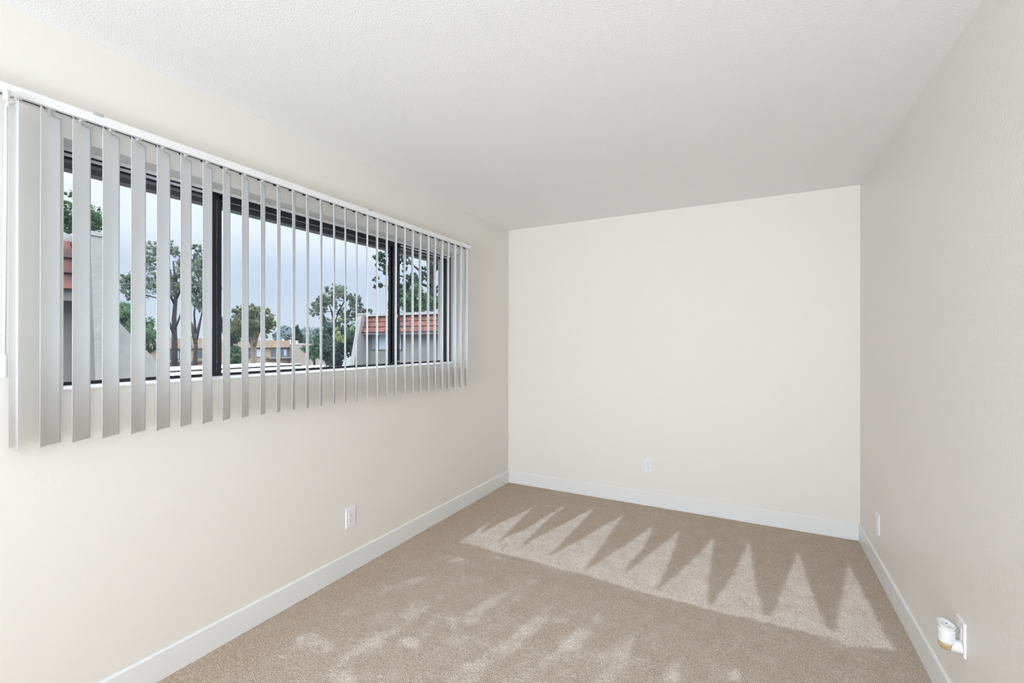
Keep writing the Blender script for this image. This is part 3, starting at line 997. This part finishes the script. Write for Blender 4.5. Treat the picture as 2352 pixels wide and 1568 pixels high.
def tree(name, label, cat, D, base_px, trunk, limbs, blobs, leafm, bark, n_leaf, size, jitter=.12, clump=26, group='trees beyond the window', extra=None, flat=1.0):
    """trunk: [(px, py, radius_m)], limbs: lists of the same, blobs: [(px, py, r_px, depth offset)]"""
    bx_, by_ = base_px
    p = at(bx_, by_, D)
    root = empty(name, (p.x, p.y, GZ))
    tag(root, label, cat, group)
    off = Vector((p.x, p.y, GZ))
    mb = MB()
    t0 = [(p.x, p.y, GZ)] + [tuple(at(a, b, D)) for a, b, _ in trunk]
    mb.tube(t0, [trunk[0][2] * 1.15] + [t[2] for t in trunk], 9)
    for lb in limbs:
        dd = [0] + [RNG.uniform(-.8, .8) for _ in lb[1:]]
        mb.tube([tuple(at(a, b, D + q)) for (a, b, _), q in zip(lb, dd)], [t[2] for t in lb], 7)
    mpp = D / F_PX
    W = [(at(a, b, D + dz), r * mpp) for a, b, r, dz in blobs]
    sk = [Vector(q) for q in t0[1:]] + [at(a, b, D) for lb in limbs for a, b, _ in lb[1:]]
    for c, r in W:          # twigs into each leaf mass
        s = min(sk, key=lambda q: (q - c).length + max(0, q.z - c.z) * .8)
        ln = (s - c).length
        q1 = s.lerp(c, .35) + Vector((RNG.uniform(-.12, .12), RNG.uniform(-.12, .12), RNG.uniform(-.10, .02))) * ln
        q2 = s.lerp(c, .7) + Vector((RNG.uniform(-.10, .10), RNG.uniform(-.10, .10), RNG.uniform(-.06, .06))) * ln
        k_ = mpp * 33 * min(1.0, .4 + ln / (mpp * 120))
        mb.tube([s, q1, q2, c], [.032 * k_, .022 * k_, .014 * k_, .006 * k_], 5)
    mb.build('trunk', M[bark], root, smooth=True)
    q, k = leaves(W, int(n_leaf * 1.8), size, jitter, flat, clump)
    q = q - np.array(off)
    me = bpy.data.meshes.new('foliage')
    me.from_pydata(q.tolist(), [], [(4 * i, 4 * i + 1, 4 * i + 2, 4 * i + 3) for i in range(k)])
    me.materials.append(M[leafm])
    me.update()
    o = bpy.data.objects.new('foliage', me)
    C.objects.link(o)
    o.parent = root
    if extra:
        q, k = leaves([(at(a, b, D + dz), r * mpp) for a, b, r, dz in extra[0]], extra[2], size, jitter, flat, clump)
        q = q - np.array(off)
        me = bpy.data.meshes.new('tinted_foliage')
        me.from_pydata(q.tolist(), [], [(4 * i, 4 * i + 1, 4 * i + 2, 4 * i + 3) for i in range(k)])
        me.materials.append(M[extra[1]])
        me.update()
        o = bpy.data.objects.new('tinted_foliage', me)
        C.objects.link(o)
        o.parent = root
    return root


def scat(n, cx, cy, rx, ry, r0, r1, dz):
    out = []
    for _ in range(n):
        a = RNG.uniform(0, 2 * math.pi)
        s = math.sqrt(RNG.uniform(0, 1))
        out.append((cx + rx * s * math.cos(a), cy + ry * s * math.sin(a), RNG.uniform(r0, r1), RNG.uniform(-dz, dz)))
    return out


tree('leafy_tree', 'green tree rising behind the nearest tiled mansard', 'tree', 14, (185, 900),
     [(186, 780, .10), (186, 620, .08), (186, 500, .05)], [],
     scat(16, 178, 510, 42, 46, 12, 20, .8) + [(152, 470, 12, 0), (158, 445, 9, 0), (220, 505, 13, 0), (185, 450, 14, 0), (210, 520, 12, 0), (153, 500, 12, 0), (156, 525, 12, 0)],
     'leaf_green', 'bark_d', 4200, .040, .14)
tree('pepper_tree', 'tall airy tree with a dark branching trunk, left of the dark window post', 'tree', 43, (401, 900),
     [(401, 790, .24), (400, 730, .19), (404, 680, .15), (402, 640, .10), (398, 600, .06)],
     [[(401, 770, .14), (386, 735, .11), (378, 690, .07), (360, 660, .04)], [(402, 700, .12), (388, 672, .09), (372, 640, .05)],
      [(403, 690, .12), (420, 655, .09), (432, 620, .05)], [(402, 660, .10), (390, 620, .07), (380, 585, .04)], [(403, 650, .1), (412, 610, .07), (418, 580, .04)],
      [(400, 760, .1), (412, 730, .08), (420, 700, .05)], [(378, 690, .07), (345, 680, .05), (305, 668, .04), (288, 640, .03)]],
     scat(34, 380, 620, 62, 52, 9, 17, 2.2) + scat(12, 300, 655, 24, 26, 8, 14, 2) + [(345, 575, 18, 0), (370, 562, 18, 0), (392, 566, 15, 0), (330, 620, 20, 0), (340, 660, 24, 0), (283, 640, 12, 0),
      (400, 640, 16, 1), (425, 620, 22, 0)],
     'leaf_grey', 'bark_d', 11500, .085, .12, 34)
tree('pepper_tree', 'slimmer grey green tree with a forked trunk beside the tall airy one', 'tree', 38.5, (447, 900),
     [(447, 850, .20), (450, 800, .15), (449, 765, .12)],
     [[(450, 790, .15), (440, 745, .11), (428, 720, .06)], [(450, 780, .15), (458, 745, .1), (466, 710, .06), (462, 680, .04)], [(449, 765, .1), (446, 720, .07), (450, 680, .04)]],
     scat(26, 456, 650, 26, 66, 8, 15, 1.6) + [(452, 572, 14, 0), (462, 600, 16, 0), (440, 770, 10, 0), (436, 800, 8, 0), (480, 660, 24, 0), (470, 700, 18, 0)],
     'leaf_grey', 'bark_d', 6500, .08, .12, 34)
tree('leafy_shrub', 'dense green bush rising behind the sloping stair wall', 'bush', 16, (312, 900),
     [(312, 830, .08), (312, 760, .05)], [],
     scat(20, 300, 760, 42, 55, 14, 26, 1.0) + [(283, 712, 18, 0), (350, 770, 16, 0), (352, 800, 14, 0), (340, 740, 14, 0)],
     'leaf_green', 'bark_d', 9000, .040, .16)
tree('paperbark_tree', 'olive tree with a pale peeling trunk in front of the tan apartments', 'tree', 45, (583, 900),
     [(583, 838, .30), (583, 810, .26), (582, 790, .22), (582, 765, .17)],
     [[(583, 800, .22), (573, 775, .16), (566, 750, .1)], [(583, 795, .22), (592, 765, .16), (600, 740, .1)], [(582, 780, .2), (586, 745, .14), (584, 715, .08)]],
     scat(26, 582, 738, 44, 30, 11, 18, 2) + [(545, 715, 12, 0), (575, 712, 14, 0), (612, 722, 14, 0), (626, 745, 10, 0), (560, 770, 10, 0), (610, 768, 10, 0), (545, 760, 12, 0)],
     'leaf_olive', 'bark_l', 8500, .11, .13, 30)
tree('leafy_tree', 'dark low tree just right of the dark window post', 'tree', 52, (532, 900),
     [(532, 800, .2), (532, 760, .15)], [],
     scat(14, 532, 757, 24, 24, 9, 15, 1.5), 'leaf_dark', 'bark_d', 4500, .12, .15)
tree('leafy_shrub', 'round green bush behind the white carport roof, right of the window post', 'bush', 41, (537, 900),
     [(537, 830, .08), (537, 812, .05)], [],
     scat(12, 537, 815, 16, 16, 8, 12, .8), 'leaf_green', 'bark_d', 7000, .085, .15)
tree('pepper_tree', 'airy grey green tree left of the right-hand apartment', 'tree', 40, (775, 900),
     [(775, 800, .26), (772, 770, .22), (768, 745, .18)],
     [[(770, 760, .14), (752, 745, .1), (742, 725, .06)], [(768, 745, .12), (778, 715, .09), (792, 690, .05)], [(770, 750, .13), (800, 720, .1), (818, 690, .06), (826, 678, .04)],
      [(768, 745, .1), (762, 715, .07), (752, 690, .04)], [(790, 730, .09), (812, 728, .06), (838, 712, .04)]],
     scat(36, 776, 702, 58, 40, 7, 13, 2.5) + [(760, 665, 14, 0), (785, 668, 14, 0), (812, 690, 14, 0), (845, 715, 11, 0), (722, 715, 13, 0), (724, 700, 9, 0), (735, 690, 10, 0), (745, 735, 14, 0)],
     'leaf_grey', 'bark_d', 8000, .085, .12, 30)
tree('leafy_tree', 'dense dark tree with yellowing leaves, left of the right-hand apartment', 'tree', 29, (778, 900),
     [(778, 830, .2), (778, 790, .15)], [],
     scat(30, 778, 790, 38, 42, 12, 20, 1.5) + [(745, 800, 14, 0), (800, 760, 16, 0), (748, 775, 10, 0), (815, 760, 12, 0)],
     'leaf_dark', 'bark_d', 13000, .075, .15, extra=(scat(16, 785, 768, 34, 26, 8, 16, 1.8) + [(812, 742, 8, -1.5), (745, 790, 8, -1)], 'leaf_yellow', 1500))
tree('leafy_shrub', 'small green bush just left of the dense dark tree, low by the carports', 'bush', 38, (722, 900),
     [(722, 800, .08), (722, 785, .05)], [],
     scat(16, 722, 795, 17, 34, 7, 12, .8), 'leaf_green', 'bark_d', 4500, .07, .15)
tree('pine_tree', 'tall pine with tufted branches rising behind the right-hand apartment', 'tree', 36, (988, 900),
     [(989, 740, .32), (990, 690, .30), (990, 640, .27), (986, 600, .24), (984, 560, .2), (984, 520, .17)],
     [[(990, 700, .12), (960, 665, .08), (935, 650, .05)], [(988, 640, .12), (950, 610, .08), (915, 590, .06), (885, 580, .03)], [(988, 660, .12), (940, 640, .08), (895, 625, .05), (868, 620, .03)],
      [(990, 690, .12), (930, 670, .08), (880, 655, .04)], [(988, 620, .1), (1010, 590, .07), (1030, 570, .04)], [(990, 670, .1), (1015, 650, .07), (1035, 640, .04)]],
     scat(11, 888, 625, 26, 60, 9, 14, 1.5) + scat(14, 940, 620, 36, 52, 9, 15, 2) + scat(14, 1005, 620, 40, 62, 10, 16, 2) +
     [(872, 612, 10, 0), (864, 640, 8, 0), (893, 577, 9, 0), (898, 592, 9, 0), (870, 655, 9, 0), (898, 668, 10, 0), (912, 690, 9, 0)],
     'leaf_dark', 'bark_d', 7500, .095, .12, 30)
tree('leafy_shrub', 'bright green bushy tree just behind the roof of the right-hand apartment', 'bush', 31, (940, 900),
     [(940, 760, .12), (940, 720, .08)], [],
     scat(18, 955, 692, 52, 20, 11, 17, 1.2) + [(897, 705, 11, 0), (905, 700, 12, 0), (960, 665, 14, 0), (1015, 690, 14, 0)],
     'leaf_green', 'bark_d', 7000, .075, .15)
tree('conifer_tree', 'small dark conifer standing on the far skyline', 'tree', 95, (683, 900),
     [(683, 790, .2), (683, 750, .1)], [],
     [(683, 750, 3, 0), (682, 756, 5, 0), (684, 763, 6, 0), (682, 770, 8, 0), (685, 776, 9, 0)], 'leaf_dark', 'bark_d', 2500, .22, .2)
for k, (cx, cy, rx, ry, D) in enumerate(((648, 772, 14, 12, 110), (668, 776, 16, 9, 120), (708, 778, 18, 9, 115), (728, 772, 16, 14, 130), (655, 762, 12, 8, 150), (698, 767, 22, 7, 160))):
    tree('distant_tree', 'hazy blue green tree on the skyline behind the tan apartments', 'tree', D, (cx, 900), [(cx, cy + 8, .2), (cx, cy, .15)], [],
         scat(10, cx, cy, rx, ry, 6, 10, 3), 'leaf_haze', 'bark_d', 2600, .34, .22, group='hazy trees on the skyline')

# ------------------------------------------------------------------ sky
w = bpy.data.worlds.new('overcast_sky')
sc.world = w
w.use_nodes = True
nt = w.node_tree
nt.nodes.clear()
L = nt.links.new
out = nt.nodes.new('ShaderNodeOutputWorld')
bg = nt.nodes.new('ShaderNodeBackground')
tc = nt.nodes.new('ShaderNodeTexCoord')
sx = nt.nodes.new('ShaderNodeSeparateXYZ')
L(tc.outputs['Generated'], sx.inputs[0])
mp = nt.nodes.new('ShaderNodeMapping')
mp.inputs['Scale'].default_value = (1.6, 1.6, 6)
L(tc.outputs['Generated'], mp.inputs[0])
ns = nt.nodes.new('ShaderNodeTexNoise')
ns.inputs['Scale'].default_value = 1.5
ns.inputs['Detail'].default_value = 4
L(mp.outputs[0], ns.inputs['Vector'])
ma = nt.nodes.new('ShaderNodeMath'); ma.operation = 'MULTIPLY_ADD'
L(ns.outputs['Fac'], ma.inputs[0]); ma.inputs[1].default_value = 0.06; 
L(sx.outputs['Z'], ma.inputs[2])
rp = nt.nodes.new('ShaderNodeValToRGB')
e = rp.color_ramp.elements
e[0].position, e[0].color = 0.0, (0.30, 0.30, 0.30, 1)
e[1].position, e[1].color = 1.0, (6.6, 6.9, 7.2, 1)
for pos, c in ((0.022, (0.34, 0.34, 0.34)), (0.03, (0.72, 0.79, 0.90)), (0.12, (0.65, 0.735, 0.90)), (0.175, (0.68, 0.775, 0.945)), (0.23, (0.92, 0.97, 1.04)), (0.28, (0.98, 1.02, 1.07)),
               (0.38, (3.0, 3.2, 3.5)), (0.60, (5.2, 5.5, 5.9))):
    x = e.new(pos); x.color = (*c, 1)
L(ma.outputs[0], rp.inputs['Fac'])
L(rp.outputs['Color'], bg.inputs['Color'])
bg.inputs['Strength'].default_value = 1.1
L(bg.outputs[0], out.inputs[0])

# ------------------------------------------------------------------ unseen lights behind the viewpoint: bounced flash and added fills


def area(name, loc, target, sx_, sy_, power, col=(1, 1, 1), spread=180):
    ld = bpy.data.lights.new(name, 'AREA')
    ld.shape = 'RECTANGLE'
    ld.size, ld.size_y = sx_, sy_
    ld.energy = power
    ld.color = col
    ld.spread = math.radians(spread)
    o = bpy.data.objects.new(name, ld)
    o.location = loc
    d = Vector(target) - Vector(loc)
    o.rotation_euler = d.to_track_quat('-Z', 'Y').to_euler()
    C.objects.link(o)
    return o


area('bounced_flash', (-.3, -4.2, .8), (-.3, -2.9, 2.44), .9, .9, 150, (.79, .888, 1), 160)
area('added_side_fill', (-1.0, -1.5, 1.3), (-.4, 3.2, 1.15), .8, .8, 18, (.81, .895, 1), 150)  # added unseen light that lifts the vanes and the right wall
area('added_wall_fill', (.30, -.45, 1.85), (-1.3, 2.6, 1.15), .5, .5, 9, (.83, .905, 1), 150)  # added unseen light aimed between the vanes at the window wall
area('added_rear_fill', (-1.35, YR + .05, 1.10), (-1.1, 0, 1.10), 1.4, 1.8, 56, (.79, .893, 1))  # added to even out the room light; the rear wall is solid
